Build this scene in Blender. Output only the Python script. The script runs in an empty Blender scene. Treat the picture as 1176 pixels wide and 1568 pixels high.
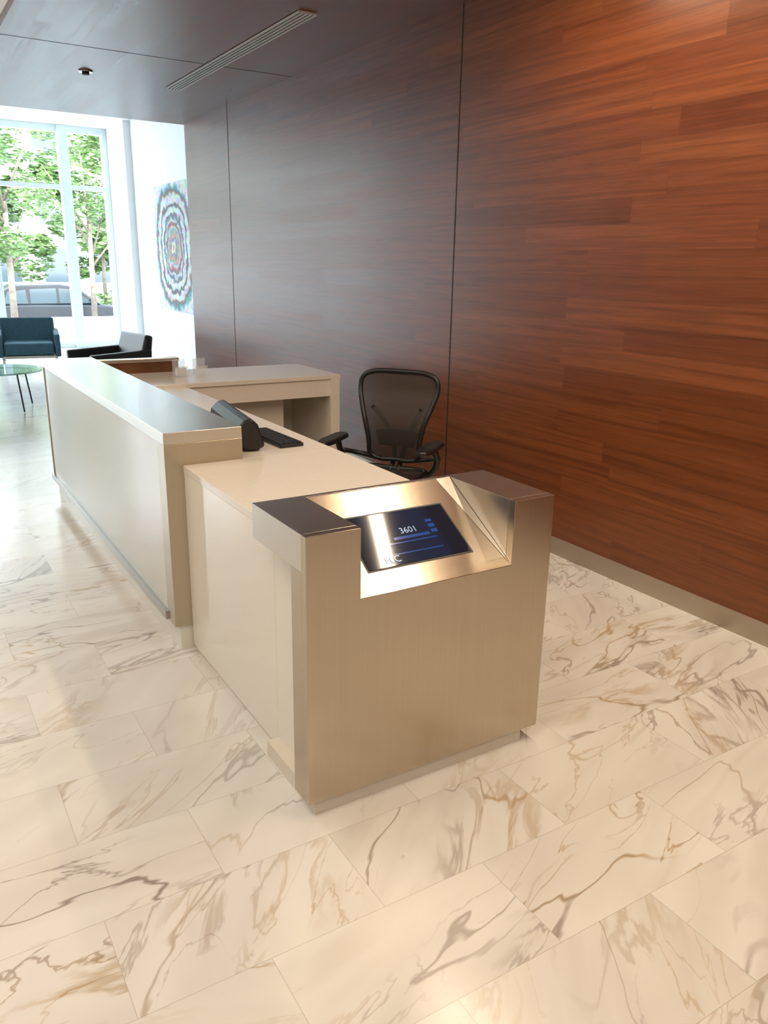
import bpy, bmesh, math, random
from mathutils import Vector, Matrix
random.seed(7)
S=bpy.context.scene
S.view_settings.view_transform='Standard'
S.view_settings.look='None'
S.view_settings.exposure=0.0

# ---------------------------------------------------------------- materials
def newmat(name):
    m=bpy.data.materials.new(name); m.use_nodes=True
    nt=m.node_tree; b=nt.nodes['Principled BSDF']
    return m,nt,b
def simple(name,col,rough=.5,metal=0.,spec=.5,coat=0.,noise=0.,nscale=8,emit=None,es=0,alpha=1.,trans=0.):
    m,nt,b=newmat(name)
    b.inputs['Base Color'].default_value=(*col,1)
    b.inputs['Roughness'].default_value=rough
    b.inputs['Metallic'].default_value=metal
    b.inputs['Specular IOR Level'].default_value=spec
    b.inputs['Coat Weight'].default_value=coat
    b.inputs['Alpha'].default_value=alpha
    b.inputs['Transmission Weight'].default_value=trans
    if noise>0:
        tc=nt.nodes.new('ShaderNodeTexCoord'); n=nt.nodes.new('ShaderNodeTexNoise')
        n.inputs['Scale'].default_value=nscale; n.inputs['Detail'].default_value=3
        nt.links.new(tc.outputs['Object'],n.inputs['Vector'])
        r=nt.nodes.new('ShaderNodeValToRGB')
        r.color_ramp.elements[0].position=.3; r.color_ramp.elements[1].position=.7
        r.color_ramp.elements[0].color=(*[c*(1-noise) for c in col],1)
        r.color_ramp.elements[1].color=(*[min(1,c*(1+noise)) for c in col],1)
        nt.links.new(n.outputs['Fac'],r.inputs['Fac']); nt.links.new(r.outputs['Color'],b.inputs['Base Color'])
    if emit:
        b.inputs['Emission Color'].default_value=(*emit,1); b.inputs['Emission Strength'].default_value=es
    return m
class G:
    def __init__(s,nt): s.nt=nt
    def n(s,t,**k):
        x=s.nt.nodes.new(t)
        for a,v in k.items(): setattr(x,a,v)
        return x
    def l(s,a,b): s.nt.links.new(a,b)
    def m(s,op,a,b=None,c=None):
        x=s.n('ShaderNodeMath',operation=op)
        for i,v in enumerate((a,b,c)):
            if v is None: continue
            if isinstance(v,(int,float)): x.inputs[i].default_value=v
            else: s.l(v,x.inputs[i])
        return x.outputs[0]
    def ramp(s,f,els):
        r=s.n('ShaderNodeValToRGB'); cr=r.color_ramp
        while len(cr.elements)<len(els): cr.elements.new(.5)
        for e,(p,c) in zip(cr.elements,els): e.position=p; e.color=(*c,1)
        s.l(f,r.inputs['Fac']); return r.outputs['Color']
    def mix(s,f,a,b,bt='MIX'):
        x=s.n('ShaderNodeMix',data_type='RGBA',blend_type=bt)
        for i,v in ((0,f),(6,a),(7,b)):
            if isinstance(v,(int,float)): x.inputs[i].default_value=v
            elif isinstance(v,tuple): x.inputs[i].default_value=(*v,1)
            else: s.l(v,x.inputs[i])
        return x.outputs[2]
    def comb(s,a,b,c):
        x=s.n('ShaderNodeCombineXYZ')
        for i,v in enumerate((a,b,c)):
            if isinstance(v,(int,float)): x.inputs[i].default_value=v
            else: s.l(v,x.inputs[i])
        return x.outputs[0]

def wood(name,vert,ph=.125,pl=1.5,tint=1.,spec=.5,r0=.26):
    # planks run along world Y; vert picks the other in-plane axis
    m,nt,b=newmat(name); g=G(nt)
    geo=g.n('ShaderNodeNewGeometry'); sp=g.n('ShaderNodeSeparateXYZ'); g.l(geo.outputs['Position'],sp.inputs[0])
    y=sp.outputs['Y']; v=sp.outputs[vert]
    row=g.m('FLOOR',g.m('DIVIDE',v,ph))
    wn=g.n('ShaderNodeTexWhiteNoise',noise_dimensions='1D'); g.l(row,wn.inputs['W'])
    u=g.m('ADD',g.m('DIVIDE',y,pl),g.m('MULTIPLY',wn.outputs['Value'],7.3))
    cell=g.m('FLOOR',u)
    wn2=g.n('ShaderNodeTexWhiteNoise',noise_dimensions='2D'); g.l(g.comb(row,cell,0),wn2.inputs['Vector'])
    rnd=wn2.outputs['Value']
    off=g.m('MULTIPLY',rnd,31.)
    gv=g.comb(g.m('ADD',g.m('MULTIPLY',y,.9),off),g.m('MULTIPLY',v,28.),off)
    n1=g.n('ShaderNodeTexNoise'); n1.inputs['Scale'].default_value=1.; n1.inputs['Detail'].default_value=5; n1.inputs['Distortion'].default_value=.9
    g.l(gv,n1.inputs['Vector'])
    gv2=g.comb(g.m('ADD',g.m('MULTIPLY',y,6.),off),g.m('MULTIPLY',v,190.),off)
    n2=g.n('ShaderNodeTexNoise'); n2.inputs['Scale'].default_value=1.; n2.inputs['Detail'].default_value=2
    g.l(gv2,n2.inputs['Vector'])
    t=tint
    base=g.ramp(rnd,[(0.,(.155*t,.040*t,.0088*t)),(.4,(.172*t,.046*t,.0102*t)),(.85,(.190*t,.052*t,.0118*t)),(1.,(.220*t,.064*t,.0150*t))])
    gr=g.ramp(n1.outputs['Fac'],[(.3,(.66,.60,.58)),(.5,(.97,.97,.97)),(.72,(1.17,1.17,1.14))])
    c=g.mix(1.,base,gr,'MULTIPLY')
    gr2=g.ramp(n2.outputs['Fac'],[(.3,(.82,.80,.78)),(.6,(1.05,1.05,1.05))])
    c=g.mix(1.,c,gr2,'MULTIPLY')
    # joints
    fv=g.m('FRACT',g.m('DIVIDE',v,ph)); ev=g.m('MULTIPLY',g.m('MINIMUM',fv,g.m('SUBTRACT',1.,fv)),ph)
    fu=g.m('FRACT',u); eu=g.m('MULTIPLY',g.m('MINIMUM',fu,g.m('SUBTRACT',1.,fu)),pl)
    j=g.m('LESS_THAN',g.m('MINIMUM',ev,eu),.0007)
    c=g.mix(g.m('MULTIPLY',j,.5),c,(.03,.012,.006))
    g.l(c,b.inputs['Base Color'])
    g.l(g.m('ADD',g.m('ADD',r0,g.m('MULTIPLY',n1.outputs['Fac'],.10)),g.m('MULTIPLY',rnd,.04)),b.inputs['Roughness'])
    b.inputs['Specular IOR Level'].default_value=spec
    return m

def marble(name):
    m,nt,b=newmat(name); g=G(nt)
    geo=g.n('ShaderNodeNewGeometry'); sp=g.n('ShaderNodeSeparateXYZ'); g.l(geo.outputs['Position'],sp.inputs[0])
    x=sp.outputs['X']; y=sp.outputs['Y']
    v=g.m('DIVIDE',g.m('SUBTRACT',y,.15),.33); row=g.m('FLOOR',v)
    par=g.m('MODULO',g.m('ADD',row,100.),2.)
    u=g.m('ADD',g.m('DIVIDE',g.m('SUBTRACT',x,.6-.33),.66),g.m('MULTIPLY',par,.5)); col=g.m('FLOOR',u)
    wn=g.n('ShaderNodeTexWhiteNoise',noise_dimensions='2D'); g.l(g.comb(row,col,0),wn.inputs['Vector'])
    rs=g.n('ShaderNodeSeparateColor'); g.l(wn.outputs['Color'],rs.inputs[0])
    r1,r2,r3=rs.outputs
    ang=g.m('ADD',g.m('MULTIPLY',g.m('SUBTRACT',r2,.5),1.5),-.35)
    vr=g.n('ShaderNodeVectorRotate',rotation_type='Z_AXIS'); g.l(geo.outputs['Position'],vr.inputs['Vector']); g.l(ang,vr.inputs['Angle'])
    s2=g.n('ShaderNodeSeparateXYZ'); g.l(vr.outputs[0],s2.inputs[0])
    pv=g.comb(g.m('ADD',g.m('MULTIPLY',s2.outputs['X'],.9),g.m('MULTIPLY',r1,40.)),g.m('ADD',g.m('MULTIPLY',s2.outputs['Y'],3.0),g.m('MULTIPLY',r3,40.)),g.m('MULTIPLY',r2,17.))
    def vein(scale,dist,detail,w,off=0.,rough=.5):
        n=g.n('ShaderNodeTexNoise'); n.inputs['Scale'].default_value=scale; n.inputs['Detail'].default_value=detail
        n.inputs['Distortion'].default_value=dist; n.inputs['Roughness'].default_value=rough
        va=g.n('ShaderNodeVectorMath',operation='ADD'); g.l(pv,va.inputs[0]); va.inputs[1].default_value=(off,off*.7,off*.3)
        g.l(va.outputs[0],n.inputs['Vector'])
        d=g.m('ABSOLUTE',g.m('SUBTRACT',n.outputs['Fac'],.5))
        mr=g.n('ShaderNodeMapRange',interpolation_type='SMOOTHSTEP'); g.l(d,mr.inputs['Value'])
        mr.inputs['From Min'].default_value=0; mr.inputs['From Max'].default_value=w
        mr.inputs['To Min'].default_value=1; mr.inputs['To Max'].default_value=0
        return mr.outputs[0]
    def mask(scale,lo,hi,off):
        n=g.n('ShaderNodeTexNoise'); n.inputs['Scale'].default_value=scale; n.inputs['Detail'].default_value=1
        va=g.n('ShaderNodeVectorMath',operation='ADD'); g.l(pv,va.inputs[0]); va.inputs[1].default_value=(off,off,off)
        g.l(va.outputs[0],n.inputs['Vector'])
        mr=g.n('ShaderNodeMapRange'); g.l(n.outputs['Fac'],mr.inputs['Value']); mr.inputs['From Min'].default_value=lo; mr.inputs['From Max'].default_value=hi
        return mr.outputs[0]
    v1=g.m('MULTIPLY',vein(.9,.35,4,.009,rough=.45),mask(1.1,.34,.52,5.))
    v2=g.m('MULTIPLY',vein(1.9,.7,5,.013,off=9.),mask(1.5,.44,.58,11.))
    v3=g.m('MULTIPLY',vein(2.2,1.1,6,.05,off=21.),mask(1.0,.53,.65,33.))   # smoky brecciated bands
    v4=vein(.55,.3,5,.05,off=41.,rough=.5)
    tilew=g.m('ADD',.38,g.m('MULTIPLY',g.m('POWER',r1,1.5),.70))
    va=g.m('MULTIPLY',g.m('MINIMUM',g.m('ADD',g.m('ADD',g.m('ADD',g.m('MULTIPLY',v1,.9),g.m('MULTIPLY',v2,.7)),g.m('MULTIPLY',v3,.6)),g.m('MULTIPLY',v4,.14)),.9),tilew)
    cl=g.n('ShaderNodeTexNoise'); cl.inputs['Scale'].default_value=1.5; cl.inputs['Detail'].default_value=2; g.l(pv,cl.inputs['Vector'])
    base=g.ramp(cl.outputs['Fac'],[(.3,(.655,.635,.605)),(.6,(.74,.73,.705))])
    base=g.mix(g.m('MULTIPLY',r3,.15),base,(.58,.55,.51))
    veinc=g.mix(mask(.9,.46,.60,50.),(.25,.205,.175),(.42,.30,.15))
    c=g.mix(va,base,veinc)
    fv=g.m('FRACT',v); ev=g.m('MULTIPLY',g.m('MINIMUM',fv,g.m('SUBTRACT',1.,fv)),.33)
    fu=g.m('FRACT',u); eu=g.m('MULTIPLY',g.m('MINIMUM',fu,g.m('SUBTRACT',1.,fu)),.66)
    j=g.m('LESS_THAN',g.m('MINIMUM',ev,eu),.0011)
    c=g.mix(g.m('MULTIPLY',j,.45),c,(.33,.28,.23))
    g.l(c,b.inputs['Base Color'])
    b.inputs['Roughness'].default_value=.20
    b.inputs['Specular IOR Level'].default_value=.55
    return m

def brushed(name,col,rough,axis=2,br=.02):
    m,nt,b=newmat(name); g=G(nt)
    tc=g.n('ShaderNodeTexCoord'); mp=g.n('ShaderNodeMapping'); g.l(tc.outputs['Object'],mp.inputs[0])
    sc=[500,500,500]; sc[axis]=2; mp.inputs['Scale'].default_value=sc
    n=g.n('ShaderNodeTexNoise'); n.inputs['Scale'].default_value=1; n.inputs['Detail'].default_value=2; g.l(mp.outputs[0],n.inputs['Vector'])
    c=g.ramp(n.outputs['Fac'],[(.3,tuple(a*(1-br) for a in col)),(.7,tuple(min(1,a*(1+br)) for a in col))])
    g.l(c,b.inputs['Base Color']); b.inputs['Metallic'].default_value=1
    g.l(g.m('ADD',rough-.02,g.m('MULTIPLY',n.outputs['Fac'],.04)),b.inputs['Roughness'])
    return m

M={}
M['wood']=wood('sapele_planks_wall','Z',spec=.62,r0=.25)
M['woodc']=wood('sapele_planks_ceiling','X',tint=.85,spec=1.,r0=.24)
M['marble']=marble('calacatta_marble_tiles')
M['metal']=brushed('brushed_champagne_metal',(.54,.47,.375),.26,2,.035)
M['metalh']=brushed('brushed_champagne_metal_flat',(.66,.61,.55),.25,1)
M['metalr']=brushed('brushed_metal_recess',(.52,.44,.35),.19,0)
M['rail']=brushed('brushed_steel_rail',(.50,.48,.45),.3,1)
M['base']=brushed('metal_baseboard',(.50,.44,.36),.4,1)
M['quartz']=simple('cream_quartz',(.76,.71,.64),.14,noise=.02,nscale=60)
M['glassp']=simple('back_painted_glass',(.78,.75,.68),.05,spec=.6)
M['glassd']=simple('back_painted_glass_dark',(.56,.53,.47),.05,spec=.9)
M['cream']=simple('cream_laminate',(.68,.63,.55),.35)
M['white']=simple('white_paint',(.84,.86,.87),.6)
M['ceilw']=simple('white_ceiling_paint',(.84,.83,.80),.7)
M['wallw']=simple('taupe_wall_paint',(.40,.37,.33),.7)
M['frame']=simple('aluminium_frame',(.80,.86,.87),.35,noise=.02)
M['black']=simple('black_plastic',(.012,.012,.014),.38)
M['mesh']=simple('woven_mesh',(.030,.026,.022),.6,alpha=.80)
M['dkwood']=simple('dark_walnut_veneer',(.14,.055,.025),.25,noise=.2,nscale=6)
M['teal']=simple('teal_upholstery',(.035,.105,.15),.75,noise=.15,nscale=30)
M['navy']=simple('dark_leather',(.018,.026,.032),.4,noise=.15,nscale=20)
M['steel']=simple('polished_steel',(.5,.5,.5),.2,metal=1)
M['tglass']=simple('table_glass',(.20,.60,.64),.03,alpha=.6,spec=.8)
M['acryl']=simple('clear_acrylic',(.9,.95,.95),.03,alpha=.25,spec=.8)
M['dark']=simple('dark_slot',(.02,.018,.016),.7)
M['grille']=simple('diffuser_metal',(.70,.69,.67),.4,metal=.1)

# ---------------------------------------------------------------- mesh helpers
def link(o,parent=None):
    S.collection.objects.link(o)
    if parent: o.parent=parent
    return o
def empty(name,loc=(0,0,0),rz=0):
    e=bpy.data.objects.new(name,None); e.location=loc; e.rotation_euler=(0,0,rz); e.empty_display_size=.1
    return link(e)
def mesh(name,verts,faces,mat,parent=None,bevel=0,seg=2,smooth=False):
    me=bpy.data.meshes.new(name); me.from_pydata([tuple(v) for v in verts],[],faces); me.update()
    bm=bmesh.new(); bm.from_mesh(me); bmesh.ops.recalc_face_normals(bm,faces=bm.faces); bm.to_mesh(me); bm.free()
    o=bpy.data.objects.new(name,me); me.materials.append(M[mat] if isinstance(mat,str) else mat)
    if smooth:
        for p in me.polygons: p.use_smooth=True
    if bevel>0:
        b=o.modifiers.new('bevel','BEVEL'); b.width=bevel; b.segments=seg; b.limit_method='ANGLE'; b.angle_limit=.6
    return link(o,parent)
def box(name,x0,x1,y0,y1,z0,z1,mat,parent=None,bevel=0.,seg=2):
    v=[(x,y,z) for x in (x0,x1) for y in (y0,y1) for z in (z0,z1)]
    f=[(0,1,3,2),(4,6,7,5),(0,4,5,1),(2,3,7,6),(0,2,6,4),(1,5,7,3)]
    return mesh(name,v,f,mat,parent,bevel,seg)
def prism(name,poly,axis,a,b,mat,parent=None,bevel=0.,seg=2,smooth=False):
    def P(p,t):
        return {'x':(t,p[0],p[1]),'y':(p[0],t,p[1]),'z':(p[0],p[1],t)}[axis]
    n=len(poly); v=[P(p,a) for p in poly]+[P(p,b) for p in poly]
    f=[tuple(range(n)),tuple(range(2*n-1,n-1,-1))]+[(i,(i+1)%n,n+(i+1)%n,n+i) for i in range(n)]
    return mesh(name,v,f,mat,parent,bevel,seg,smooth)
def cyl(name,p0,p1,r,mat,parent=None,r2=None,seg=20,bevel=0):
    p0=Vector(p0);p1=Vector(p1); r2=r if r2 is None else r2
    q=(p1-p0).to_track_quat('Z','Y'); v=[]
    for p,rr in ((p0,r),(p1,r2)):
        for i in range(seg):
            a=2*math.pi*i/seg; v.append(p+q@Vector((rr*math.cos(a),rr*math.sin(a),0)))
    f=[tuple(range(seg)),tuple(range(2*seg-1,seg-1,-1))]+[(i,(i+1)%seg,seg+(i+1)%seg,seg+i) for i in range(seg)]
    o=mesh(name,v,f,mat,parent,bevel,2,True)
    for p in list(o.data.polygons)[:2]: p.use_smooth=False
    return o
def tube(name,pts,r,mat,parent=None,cyc=False,res=8):
    cu=bpy.data.curves.new(name,'CURVE'); cu.dimensions='3D'; cu.bevel_depth=r; cu.bevel_resolution=4; cu.resolution_u=res
    s=cu.splines.new('BEZIER'); s.bezier_points.add(len(pts)-1)
    for b,p in zip(s.bezier_points,pts):
        b.co=p; b.handle_left_type=b.handle_right_type='AUTO'
    s.use_cyclic_u=cyc; cu.use_fill_caps=True
    cu.materials.append(M[mat]); o=bpy.data.objects.new(name,cu); return link(o,parent)

# ---------------------------------------------------------------- room
W=3.25; CZ=3.18
box('floor',-6.2,4.6,-5.2,17.1,-.12,0,'marble')
box('wall_right_wood',W,W+.3,-5,9.82,.115,CZ+.02,'wood')
box('baseboard_right',W+.012,W+.3,-5,9.8,0,.115,'base')
for i,y in enumerate((.47,4.46,8.45)):
    box('trim_%d'%(i+1),W-.0015,W+.002,y-.005,y+.005,.115,CZ,'dark')
box('wall_right',4.2,4.4,9.0,17.0,0,4.05,'white')
box('wall_return',3.55,4.2,9.0,9.2,0,4.05,'white')
box('column_right',4.08,4.2,15.7,17.0,0,4.05,'white')
box('wall_left',-6.2,-6.0,-5,17,0,4.05,'wallw')
box('wall_back',-6.2,3.6,-5.2,-5.0,0,4.05,'wallw')
box('ceiling',-6.2,4.6,-5.2,17.3,4.05,4.25,'ceilw')
box('ceiling_soffit',.95,3.56,-5,9.9,CZ+.05,4.05,'ceilw')
box('ceiling_soffit_wood',.955,3.56,-5,9.9,CZ,CZ+.05,'woodc')
box('trim_4',.96,W,6.9-.003,6.9+.003,CZ-.0015,CZ+.002,'dark')
# window wall
wy=17.0
xs=[4.03,3.27,1.9,.55,-.8,-2.15,-3.5,-4.85]
for i in range(len(xs)-1):
    e=empty('window_%d'%(i+1)); a,b_=xs[i+1],xs[i]
    w0=.09 if i==0 else .07
    box('mullion',a-w0,a+w0,wy-.10,wy+.08,0,4.05,'frame',e,.005)
    if i==0: box('jamb',b_-.05,b_+.05,wy-.06,wy+.08,0,4.05,'frame',e,.005); b2=b_-.05
    else: b2=b_-.07
    if i==1: b2=b_-.09
    for nm,za,zb_ in (('head',3.93,4.05),('transom',2.94,3.02),('sill',0,.12)):
        box(nm,a+w0,b2,wy-.05,wy+.07,za,zb_,'frame',e)
box('wall_far',-6.2,-4.92,16.95,17.1,0,4.05,'white')

# linear air diffuser
e=empty('linear_air_diffuser')
box('frame',2.49,2.615,5.17,7.95,CZ-.008,CZ-.001,'dark',e)
for k,x in enumerate((2.486,2.515,2.545,2.575,2.605)):
    box('blade_%d'%k,x,x+.012,5.17,7.95,CZ-.014,CZ-.004,'grille',e)
for k,y in enumerate((5.162,7.95)): box('end_%d'%k,2.486,2.617,y,y+.01,CZ-.014,CZ-.002,'grille',e)
e=empty('ceiling_sprinkler',(1.73,7.72,CZ))
cyl('plate',(0,0,-.012),(0,0,0),.055,'steel',e,r2=.06,seg=28); cyl('cap',(0,0,-.03),(0,0,-.012),.03,'dark',e)

# lamps
def arealight(name,loc,sx,sy,power,col):
    l=bpy.data.lights.new(name,'AREA'); l.shape='RECTANGLE'; l.size=sx; l.size_y=sy; l.energy=power; l.color=col
    o=bpy.data.objects.new(name,l); o.location=loc; link(o); return o
warm=(1.,.85,.68)
arealight('linear_ceiling_lamp',(2.60,1.3,CZ-.012),.08,4.4,88,(1.,.78,.55))
for i,(x,y) in enumerate([(-.8,-2.),(-.8,1.2),(-.8,4.6),(-3.4,-1.),(-3.4,3.5)]):
    arealight('recessed_ceiling_lamp' if i==0 else 'recessed_ceiling_lamp.%03d'%i,(x,y,4.03),1.5,1.5,52,warm)

# ---------------------------------------------------------------- touchscreen kiosk
k=empty('touchscreen_kiosk')
x0,x1,yf,yb,zt,zb=.907,1.83,1.885,2.27,.93,.055
nx0,nx1,nz=1.085,1.66,.71
prism('front_panel',[(x0,zb),(x1,zb),(x1,zt),(nx1,zt),(nx1,nz),(nx0,nz),(nx0,zt),(x0,zt)],'y',yf,yf+.03,'metal',k,.0012)
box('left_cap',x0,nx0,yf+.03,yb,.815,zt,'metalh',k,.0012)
box('left_band',x0,.978,yf+.03,yf+.10,zb,.815,'metal',k,.001)
box('left_inner',1.0,nx0,yf+.03,yb,zb,.815,'metal',k)
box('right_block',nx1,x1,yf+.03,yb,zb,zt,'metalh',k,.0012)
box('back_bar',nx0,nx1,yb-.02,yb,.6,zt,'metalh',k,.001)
box('left_side_panel',.978,1.0,yf+.03,yb,zb,.815,'glassp',k)
box('core',nx0,nx1,yf+.03,yb-.02,.06,.66,'cream',k)
box('plinth',.935,1.77,1.90,yb,0,.06,'cream',k)
ys,zs=yb-.02,zt-.003
kk=(zs-nz)/(ys-yf)
def sl(x,y,o=0.): return (x,y-o*.53,nz+kk*(y-yf)+o*.85)
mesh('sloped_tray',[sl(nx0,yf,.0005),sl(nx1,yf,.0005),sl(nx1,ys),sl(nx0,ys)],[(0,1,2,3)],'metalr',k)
mesh('cheek',[sl(nx1-.0015,yf+.003,.002),sl(nx1-.060,ys,.0005),(nx1-.0015,ys,zs+.002)],[(0,1,2)],'metalh',k)
m,nt,b=newmat('touch_display'); g=G(nt)
tc=g.n('ShaderNodeTexCoord'); sp=g.n('ShaderNodeSeparateXYZ'); g.l(tc.outputs['Object'],sp.inputs[0])
c=g.ramp(g.m('MULTIPLY',g.m('SUBTRACT',sp.outputs['X'],1.16),2.6),[(0,(.003,.005,.012)),(.3,(.004,.010,.030)),(.75,(.004,.012,.036)),(.86,(.002,.004,.01)),(1,(.003,.005,.012))])
b.inputs['Base Color'].default_value=(.01,.012,.016,1); b.inputs['Roughness'].default_value=.06; b.inputs['Specular IOR Level'].default_value=.8
g.l(c,b.inputs['Emission Color']); b.inputs['Emission Strength'].default_value=1.
scr=m
sx0,sx1,sy0,sy1=1.158,1.548,1.962,2.148
mesh('screen_bezel',[sl(sx0-.006,sy0-.006,.0015),sl(sx1+.006,sy0-.006,.0015),sl(sx1+.006,sy1+.006,.0015),sl(sx0-.006,sy1+.006,.0015)],[(0,1,2,3)],'black',k)
mesh('screen',[sl(sx0,sy0,.003),sl(sx1,sy0,.003),sl(sx1,sy1,.003),sl(sx0,sy1,.003)],[(0,1,2,3)],scr,k)
M['blue']=simple('screen_blue_bar',(.01,.03,.1),.1,emit=(.02,.07,.30),es=.6)
M['txt']=simple('screen_text',(.2,.3,.4),.2,emit=(.25,.42,.8),es=.4)
for i,(xa,xb,ya,yb_) in enumerate([(1.30,1.44,2.045,2.055),(1.45,1.475,2.05,2.063),(1.45,1.475,2.07,2.083),(1.45,1.475,2.09,2.10),(1.27,1.46,2.032,2.036),(1.27,1.46,1.995,1.999)]):
    mesh('screen_bar_%d'%i,[sl(xa,ya,.0036),sl(xb,ya,.0036),sl(xb,yb_,.0036),sl(xa,yb_,.0036)],[(0,1,2,3)],'blue',k)
def text(name,s,x,y,size):
    cu=bpy.data.curves.new(name,'FONT'); cu.body=s; cu.size=size; cu.materials.append(M['txt'])
    o=bpy.data.objects.new(name,cu); o.location=sl(x,y,.0045); o.rotation_euler=(math.atan(kk),0,0); link(o,k)
text('screen_text_number','3601',1.335,2.064,.034)
text('screen_text_label','FLC',1.225,1.972,.036)

# ---------------------------------------------------------------- reception desk
d=empty('reception_desk')
hx0,hx1,hy0,hy1,hz=.90,1.24,3.19,6.10,.985
box('low_front_panel',.978,1.0,yb+.002,hy0-.001,.02,.812,'glassp',d,.001)
box('low_plinth',.985,1.0,yb+.002,hy0,0,.02,'cream',d)
box('low_countertop',.976,1.69,yb+.002,hy0,.812,.842,'quartz',d,.002)
box('rear_countertop',hx1,1.69,hy0,5.36,.812,.842,'quartz',d,.002)
box('low_cabinet',1.0,1.55,yb+.01,hy0,.05,.81,'cream',d)
box('rear_cabinet',hx1,1.55,hy0+.01,5.36,.05,.81,'cream',d)
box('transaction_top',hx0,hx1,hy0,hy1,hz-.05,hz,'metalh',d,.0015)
box('end_panel',hx0,hx1,hy0-.001,hy0+.10,.12,hz-.05,'metal',d,.001)
box('counter_core',hx0+.02,hx1,hy0+.10,hy1-.02,.14,hz-.05,'cream',d)
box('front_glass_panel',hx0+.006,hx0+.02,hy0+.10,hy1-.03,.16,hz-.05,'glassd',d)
box('bottom_rail',hx0-.012,hx0+.02,hy0+.10,hy1+.01,.12,.16,'rail',d,.001)
box('end_edge',hx0,hx1,hy1-.03,hy1,.12,hz-.05,'metal',d,.001)
box('plinth',hx0+.025,hx1,hy0+.01,hy1-.02,0,.12,'glassp',d)
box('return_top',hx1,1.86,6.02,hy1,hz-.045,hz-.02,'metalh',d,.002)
box('return_riser',hx1,1.855,6.03,6.09,.86,hz-.045,'dkwood',d)
box('far_countertop',hx1,2.89,5.36,6.12,.83,.86,'quartz',d,.002)
box('far_apron',1.69,2.89,5.375,5.40,.70,.83,'quartz',d,.001)
box('far_end_panel',2.81,2.885,5.36,6.11,0,.83,'quartz',d,.001)
box('far_back_panel',hx1,2.81,6.07,6.10,0,.83,'cream',d)
box('far_cabinet',1.56,2.5,5.55,6.07,.06,.83,'cream',d,.002)

mo=empty('computer_monitor',(1.38,3.58,.843),math.radians(-8))
poly=[(-.075,.03),(-.085,.07),(-.075,.11),(-.045,.14),(-.01,.15),(.02,.12),(.038,.06),(.05,.02),(.02,.006),(-.03,.006)]
prism('housing',poly,'y',-.29,.29,'black',mo,.012,3)
box('stand_foot',-.06,.05,-.12,.12,0,.014,'black',mo,.004)
kb=empty('keyboard',(1.52,3.50,.843),math.radians(2))
box('body',-.06,.06,-.20,.20,0,.016,'black',kb,.004)
for r in range(5):
    for c_ in range(13):
        box('key_%d_%d'%(r,c_),-.054+r*.022,-.054+r*.022+.018,-.193+c_*.0300,-.193+c_*.0300+.026,.016,.021,'black',kb)
for nm,lx in (('acrylic_brochure_holder',1.78),('acrylic_brochure_holder.001',1.93)):
    br=empty(nm,(lx,5.73,.861),.2)
    box('foot',-.05,.05,-.04,.04,0,.004,'acryl',br); box('back',-.05,.05,.03,.034,.004,.12,'acryl',br); box('front',-.05,.05,-.01,-.006,.004,.07,'acryl',br)
    if lx<1.8: box('cards',-.04,.04,-.004,.012,.006,.06,'white',br)

# ---------------------------------------------------------------- mesh office chair
ch=empty('mesh_office_chair',(2.46,4.02,0),math.radians(-52)); ch.scale=(.96,.96,.97)
def backpt(u,v):
    z=.50+.56*v
    yy=.23+.07*v - .05*math.sin(math.pi*min(v*1.3,1)) - .25*(u*u)
    return (u,yy,z)
half=[(.0,0.),(.13,.005),(.17,.06),(.175,.2),(.20,.42),(.245,.66),(.265,.82),(.25,.93),(.19,.985),(.09,1.),(0,1.0)]
outl=[backpt(u,v) for u,v in half]+[backpt(-u,v) for u,v in half[-2:0:-1]]
tube('back_frame',outl,.016,'black',ch,True)
vs=[];fs=[];nu,nv=9,18
def hw(v):
    for (u0,v0),(u1,v1) in zip(half,half[1:]):
        if v0<=v<=v1 and v1>v0: return u0+(u1-u0)*(v-v0)/(v1-v0)
    return .0
for j in range(nv+1):
    v=min(.995,max(.008,j/nv)); w=hw(v)
    for i in range(nu+1): vs.append(backpt(-w+2*w*i/nu,v))
for j in range(nv):
    for i in range(nu): a=j*(nu+1)+i; fs.append((a,a+1,a+nu+2,a+nu+1))
mesh('back_mesh',vs,fs,'mesh',ch,smooth=True)
tube('spine_left',[(-.17,.24,.84),(-.09,.31,.70),(-.03,.30,.52),(-.03,.2,.42)],.017,'black',ch)
tube('spine_right',[(.17,.24,.84),(.09,.31,.70),(.03,.30,.52),(.03,.2,.42)],.017,'black',ch)
prism('lumbar_pad',[(-.12,.58),(.12,.58),(.15,.68),(.05,.70),(-.05,.70),(-.15,.68)],'y',.245,.262,'black',ch,.006)
seat=[(.0,-.27),(.16,-.265),(.235,-.20),(.25,0),(.22,.17),(.12,.22),(0,.225)]
def sp_(u,y): return (u,y,.44+ .25*u*u - (.03 if y<-.22 else 0))
so=[sp_(*p) for p in seat]+[sp_(-p[0],p[1]) for p in seat[-2:0:-1]]
tube('seat_frame',so,.018,'black',ch,True)
mesh('seat_mesh',[(0,0,.43)]+so,[(0,i+1,(i+1)%len(so)+1) for i in range(len(so))],'mesh',ch,smooth=True)
box('tilt_mechanism',-.10,.10,-.10,.2,.33,.42,'black',ch,.02,3)
ax=.325
for s in (-1,1):
    tube('arm_post_%d'%s,[(s*.12,.16,.40),(s*.26,.15,.44),(s*ax,.10,.54),(s*ax,.03,.64)],.02,'black',ch)
    tube('arm_link_%d'%s,[(s*.10,.22,.50),(s*.24,.22,.52),(s*ax,.14,.55)],.016,'black',ch)
    prism('arm_pad_%d'%s,[(s*ax+x*.052*w,y) for x,y,w in [(-1,.10,.9),(-1,-.12,1),(-.7,-.23,1),(0,-.25,1),(.7,-.23,1),(1,-.12,1),(1,.10,.9),(.5,.14,1),(-.5,.14,1)]],'z',.64,.672,'black',ch,.012,3)
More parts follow.
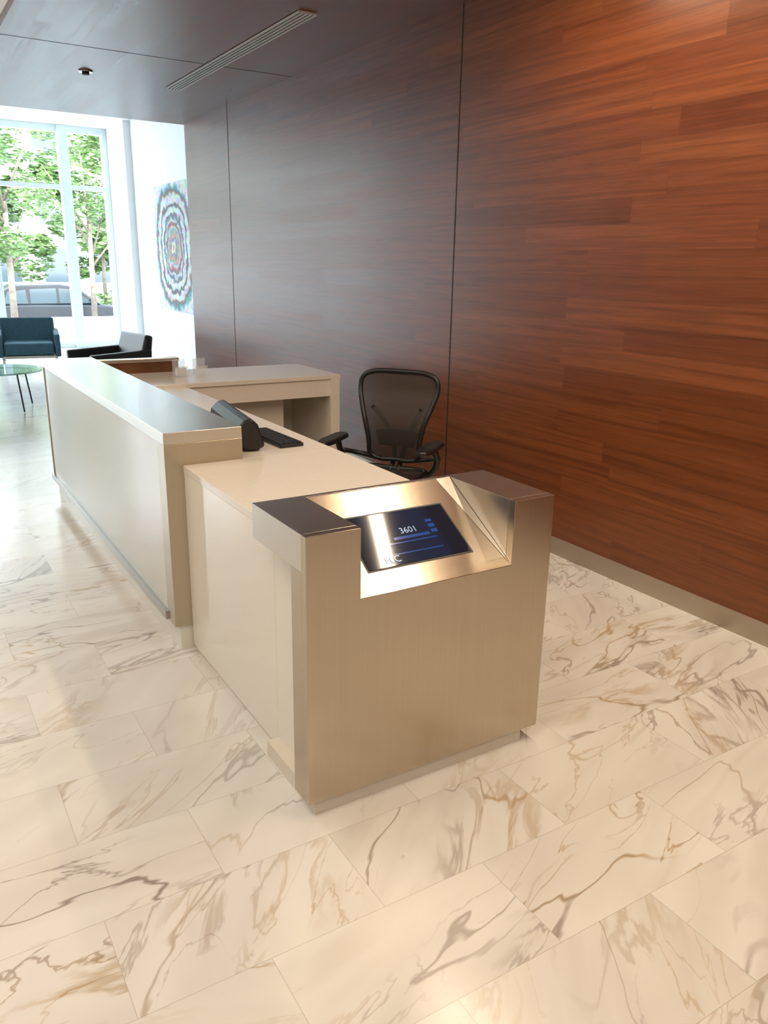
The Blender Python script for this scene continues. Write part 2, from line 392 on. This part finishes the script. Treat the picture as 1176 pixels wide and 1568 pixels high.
cyl('gas_column',(0,0,.10),(0,0,.34),.028,'steel',ch)
cyl('hub',(0,0,.07),(0,0,.13),.05,'black',ch)
for i in range(5):
    a=2*math.pi*i/5+.3; dx,dy=math.cos(a),math.sin(a)
    tube('base_leg_%d'%i,[(dx*.03,dy*.03,.10),(dx*.17,dy*.17,.095),(dx*.31,dy*.31,.07)],.02,'black',ch)
    px,py=dx*.31,dy*.31
    for t in (-.014,.014):
        cyl('caster_%d_%.3f'%(i,t),(px-dy*(t-.008),py+dx*(t-.008),.028),(px-dy*(t+.008),py+dx*(t+.008),.028),.028,'black',ch)

# ---------------------------------------------------------------- lounge
def armchair(name,loc,rz,mat):
    a=empty(name,loc,rz)
    box('seat_cushion',-.36,.36,-.36,.28,.24,.43,mat,a,.04,3)
    prism('backrest',[(.20,.36),(.36,.30),(.43,.76),(.33,.78)],'x',-.40,.40,mat,a,.03,3)
    for s in (-1,1):
        prism('arm_%d'%s,[(-.38,.22),(.36,.20),(.38,.60),(-.40,.56)],'x',s*.37 if s>0 else -.45,.45 if s>0 else -.37,mat,a,.02,3)
        for yy in (-.33,.31):
            cyl('leg_%d_%d'%(s,int(yy*100)),(s*.38,yy,0),(s*.38,yy,.22),.012,'steel',a)
    box('under_frame',-.40,.40,-.36,.34,.20,.24,'steel',a,.005)
armchair('lounge_armchair',(1.88,13.8,0),math.radians(-8),'teal')
armchair('lounge_armchair.001',(2.38,10.6,0),math.radians(-82),'navy')
t=empty('round_glass_side_table',(1.0,10.1,0))
cyl('glass_top',(0,0,.44),(0,0,.455),.50,'tglass',t,seg=64)
ring=[(.36*math.cos(i*math.pi/8),.36*math.sin(i*math.pi/8),.43) for i in range(16)]
tube('ring',ring,.008,'black',t,True)
for i in range(4):
    a=i*math.pi/2+.5
    tube('leg_%d'%i,[(.36*math.cos(a),.36*math.sin(a),.43),(.42*math.cos(a),.42*math.sin(a),.01)],.009,'black',t)

# artwork
m,nt,b=newmat('mandala_print'); g=G(nt)
tc=g.n('ShaderNodeTexCoord'); sp=g.n('ShaderNodeSeparateXYZ'); g.l(tc.outputs['Object'],sp.inputs[0])
yy=g.m('DIVIDE',sp.outputs['Y'],.98); zz=g.m('DIVIDE',sp.outputs['Z'],.99)
p8=g.m('ADD',g.m('POWER',g.m('ABSOLUTE',yy),2.6),g.m('POWER',g.m('ABSOLUTE',zz),2.6)); rr=g.m('POWER',p8,1/2.6)
n=g.n('ShaderNodeTexNoise'); n.inputs['Scale'].default_value=5; n.inputs['Detail'].default_value=5; g.l(tc.outputs['Object'],n.inputs['Vector'])
r2=g.m('ADD',rr,g.m('MULTIPLY',g.m('SUBTRACT',n.outputs['Fac'],.5),.30))
K=(.006,.008,.012)
c1=g.ramp(r2,[(0,(.45,.12,.03)),(.08,(.5,.5,.45)),(.13,(.01,.08,.20)),(.19,(.45,.18,.04)),(.25,(.01,.20,.28)),(.30,(.4,.4,.4)),(.35,(.30,.02,.01)),(.39,K),(.43,(.45,.48,.5)),(.47,(.005,.10,.15)),(.51,K),(.55,(.5,.52,.55)),(.63,(.40,.45,.50)),(.655,K),(.70,K),(.73,(.5,.53,.55)),(.82,(.40,.45,.5)),(.85,(.20,.07,.03)),(.89,K),(.94,(.01,.22,.28)),(1.,(.5,.56,.58))])
n2=g.n('ShaderNodeTexVoronoi'); n2.inputs['Scale'].default_value=18; g.l(tc.outputs['Object'],n2.inputs['Vector'])
c1=g.mix(.45,c1,n2.outputs['Color'],'OVERLAY')
g.l(c1,b.inputs['Base Color']); b.inputs['Roughness'].default_value=.5
o=box('wall_art_canvas',-.03,0,-.98,.98,-.99,.99,m,None,.004); o.location=(4.2,13.42,1.87)

# ---------------------------------------------------------------- exterior
GZ=-.8
M['pave']=simple('pavement',(.55,.54,.52),.8,noise=.08)
M['asph']=simple('asphalt',(.22,.22,.23),.8,noise=.1)
M['stone']=simple('white_stone',(.62,.62,.60),.7,noise=.05)
M['leaf']=simple('foliage_green',(.12,.20,.06),.6,noise=.5,nscale=3)
M['bark']=simple('bark',(.16,.13,.10),.8,noise=.3)
M['carp']=simple('car_paint_dark',(.012,.014,.018),.25)
M['carg']=simple('car_glass',(.05,.07,.08),.08)
M['red']=simple('tail_lamp',(.5,.02,.02),.2)
M['facade']=simple('pale_facade',(.60,.58,.56),.8,noise=.05)
box('ground_terrace',-20,24,17.1,21.5,-.5,-.02,'pave')
box('ground_street',-60,80,21.5,90,-1.3,GZ,'asph')
box('planter_wall',-10,14,20.0,20.3,-.02,.39,'stone',None,.01)
fb=empty('building_facade',(0,62,GZ))
box('body',-40,60,0,6,0,16,'facade',fb)
for fl in range(4):
    for i in range(30):
        x=-38+i*3.2; box('window_%d_%d'%(fl,i),x,x+1.7,-.05,.02,1+fl*3.8,3.3+fl*3.8,'carg',fb)
def foliage(name,clusters,n,size,parent):
    vs=[];fs=[]
    for (cx,cy,cz,r) in clusters:
        for _ in range(n):
            d_=Vector((random.gauss(0,1),random.gauss(0,1),random.gauss(0,1))).normalized()*r*random.uniform(.35,1)**.6
            p=Vector((cx,cy,cz))+Vector((d_.x,d_.y,d_.z*.75))
            q=Matrix.Rotation(random.uniform(0,6.28),3,'Z')@Matrix.Rotation(random.uniform(-1.2,1.2),3,'X')
            s=size*random.uniform(.6,1.3); b0=len(vs)
            for a,b_ in ((-1,0),(0,-.45),(1,0),(0,.45)): vs.append(p+q@Vector((a*s,b_*s,0)))
            fs.append((b0,b0+1,b0+2,b0+3))
    return mesh(name,vs,fs,'leaf',parent)
def tree(name,x,y,h,cl,n=260,size=.11):
    t=empty(name,(x,y,GZ))
    cyl('trunk',(0,0,0),(.1,0,h*.6),.10,'bark',t,r2=.06)
    for i in range(7):
        a=i*.9; cyl('branch_%d'%i,(.07,0,h*(.35+.04*i)),(math.cos(a)*h*.22,math.sin(a)*h*.22,h*(.6+.05*i)),.04,'bark',t,r2=.012,seg=8)
    foliage('leaves',cl,n,size,t)
U=random.uniform
tree('street_tree',2.9,23.5,6.5,[(U(-1.7,1.7),U(-1,1),U(2.6,7),U(.35,.7)) for _ in range(26)],200,.09)
tree('street_tree.001',5.9,28.,6.5,[(U(-1.7,1.7),U(-1,1),U(2.9,7),U(.4,.7)) for _ in range(20)],200,.09)
tree('street_tree.002',9,40.,8,[(U(-3,3),U(-2,2),U(2.0,8),U(.6,1.2)) for _ in range(22)],240,.2)
tree('street_tree.003',3.5,42.,8,[(U(-3,3),U(-2,2),U(2.0,8),U(.6,1.2)) for _ in range(22)],240,.2)
tree('street_tree.004',-3,30.,8,[(U(-3,3),U(-2,2),U(3,8),U(.6,1.2)) for _ in range(16)],240,.2)
hd=empty('hedge',(0,0,0)); foliage('leaves',[(x*.5+3,39.0+U(-.2,.2),GZ+.5+U(-.1,.35),.7) for x in range(30)],150,.12,hd)
def car(name,loc,rz,paint):
    c=empty(name,loc,rz)
    body=[(-2.25,.35),(-2.28,.75),(-2.2,1.02),(-1.2,1.05),(1.1,1.03),(2.0,.92),(2.27,.72),(2.28,.38),(1.9,.28),(-1.9,.28)]
    prism('body',body,'y',-.92,.92,paint,c,.06,3)
    cab=[(-2.15,1.0),(-1.95,1.5),(-1.6,1.66),(-.2,1.7),(.35,1.62),(1.15,1.03)]
    prism('cabin',cab,'y',-.78,.78,paint,c,.06,3)
    for s in (-1,1):
        for i,w in enumerate([[(-1.95,1.08),(-1.8,1.45),(-1.25,1.52),(-1.2,1.08)],[(-1.12,1.08),(-1.12,1.54),(-.3,1.57),(-.3,1.08)],[(-.22,1.08),(-.22,1.57),(.25,1.53),(.85,1.08)]]):
            prism('side_glass_%d_%d'%(s,i),w,'y',s*.775,s*.79,'carg',c)
        for x in (-1.4,1.42):
            cyl('tyre_%d_%d'%(s,int(x)),(x,s*.72,.35),(x,s*.94,.35),.35,'black',c,seg=28); cyl('rim_%d_%d'%(s,int(x)),(x,s*.93,.35),(x,s*.95,.35),.21,'steel',c)
        box('tail_lamp_%d'%s,-2.30,-2.05,s*.9-.06,s*.9+.04,.85,1.02,'red',c,.01)
        box('mirror_%d'%s,.75,.95,s*.98-.07,s*.98+.07,1.05,1.2,paint,c,.03)
    return c
car('suv_car',(5.3,30.0,GZ),0,'carp')
M['carw']=simple('car_paint_silver',(.3,.32,.35),.25)
car('suv_car.001',(12.3,33.4,GZ),0,'carw')

# ---------------------------------------------------------------- sky & sun
w=bpy.data.worlds.new('sky'); S.world=w; w.use_nodes=True; nt=w.node_tree; g=G(nt)
bg=nt.nodes['Background']; tc=g.n('ShaderNodeTexCoord'); sp=g.n('ShaderNodeSeparateXYZ'); g.l(tc.outputs['Generated'],sp.inputs[0])
g.l(g.ramp(sp.outputs['Z'],[(0,(.95,.98,1.)),(.5,(.66,.85,1.))]),bg.inputs['Color']); bg.inputs['Strength'].default_value=13
sun=bpy.data.lights.new('sun','SUN'); sun.energy=7; sun.angle=.02; sun.color=(1,.95,.86)
so_=bpy.data.objects.new('sun',sun); so_.rotation_euler=Vector((-.35,-.6,.75)).to_track_quat('Z','Y').to_euler(); link(so_)

# ---------------------------------------------------------------- camera
cam=bpy.data.cameras.new('camera'); cam.sensor_fit='HORIZONTAL'; cam.sensor_width=36; cam.lens=36*1220/1176
co=bpy.data.objects.new('camera',cam); link(co)
R=Matrix(((.8541,-.51985,.01663),(.13965,.26001,.95545),(-.50102,-.81373,.29467)))
mw=R.transposed().to_4x4(); mw.translation=(0,0,1.65); co.matrix_world=mw
cam.clip_end=300
S.camera=co
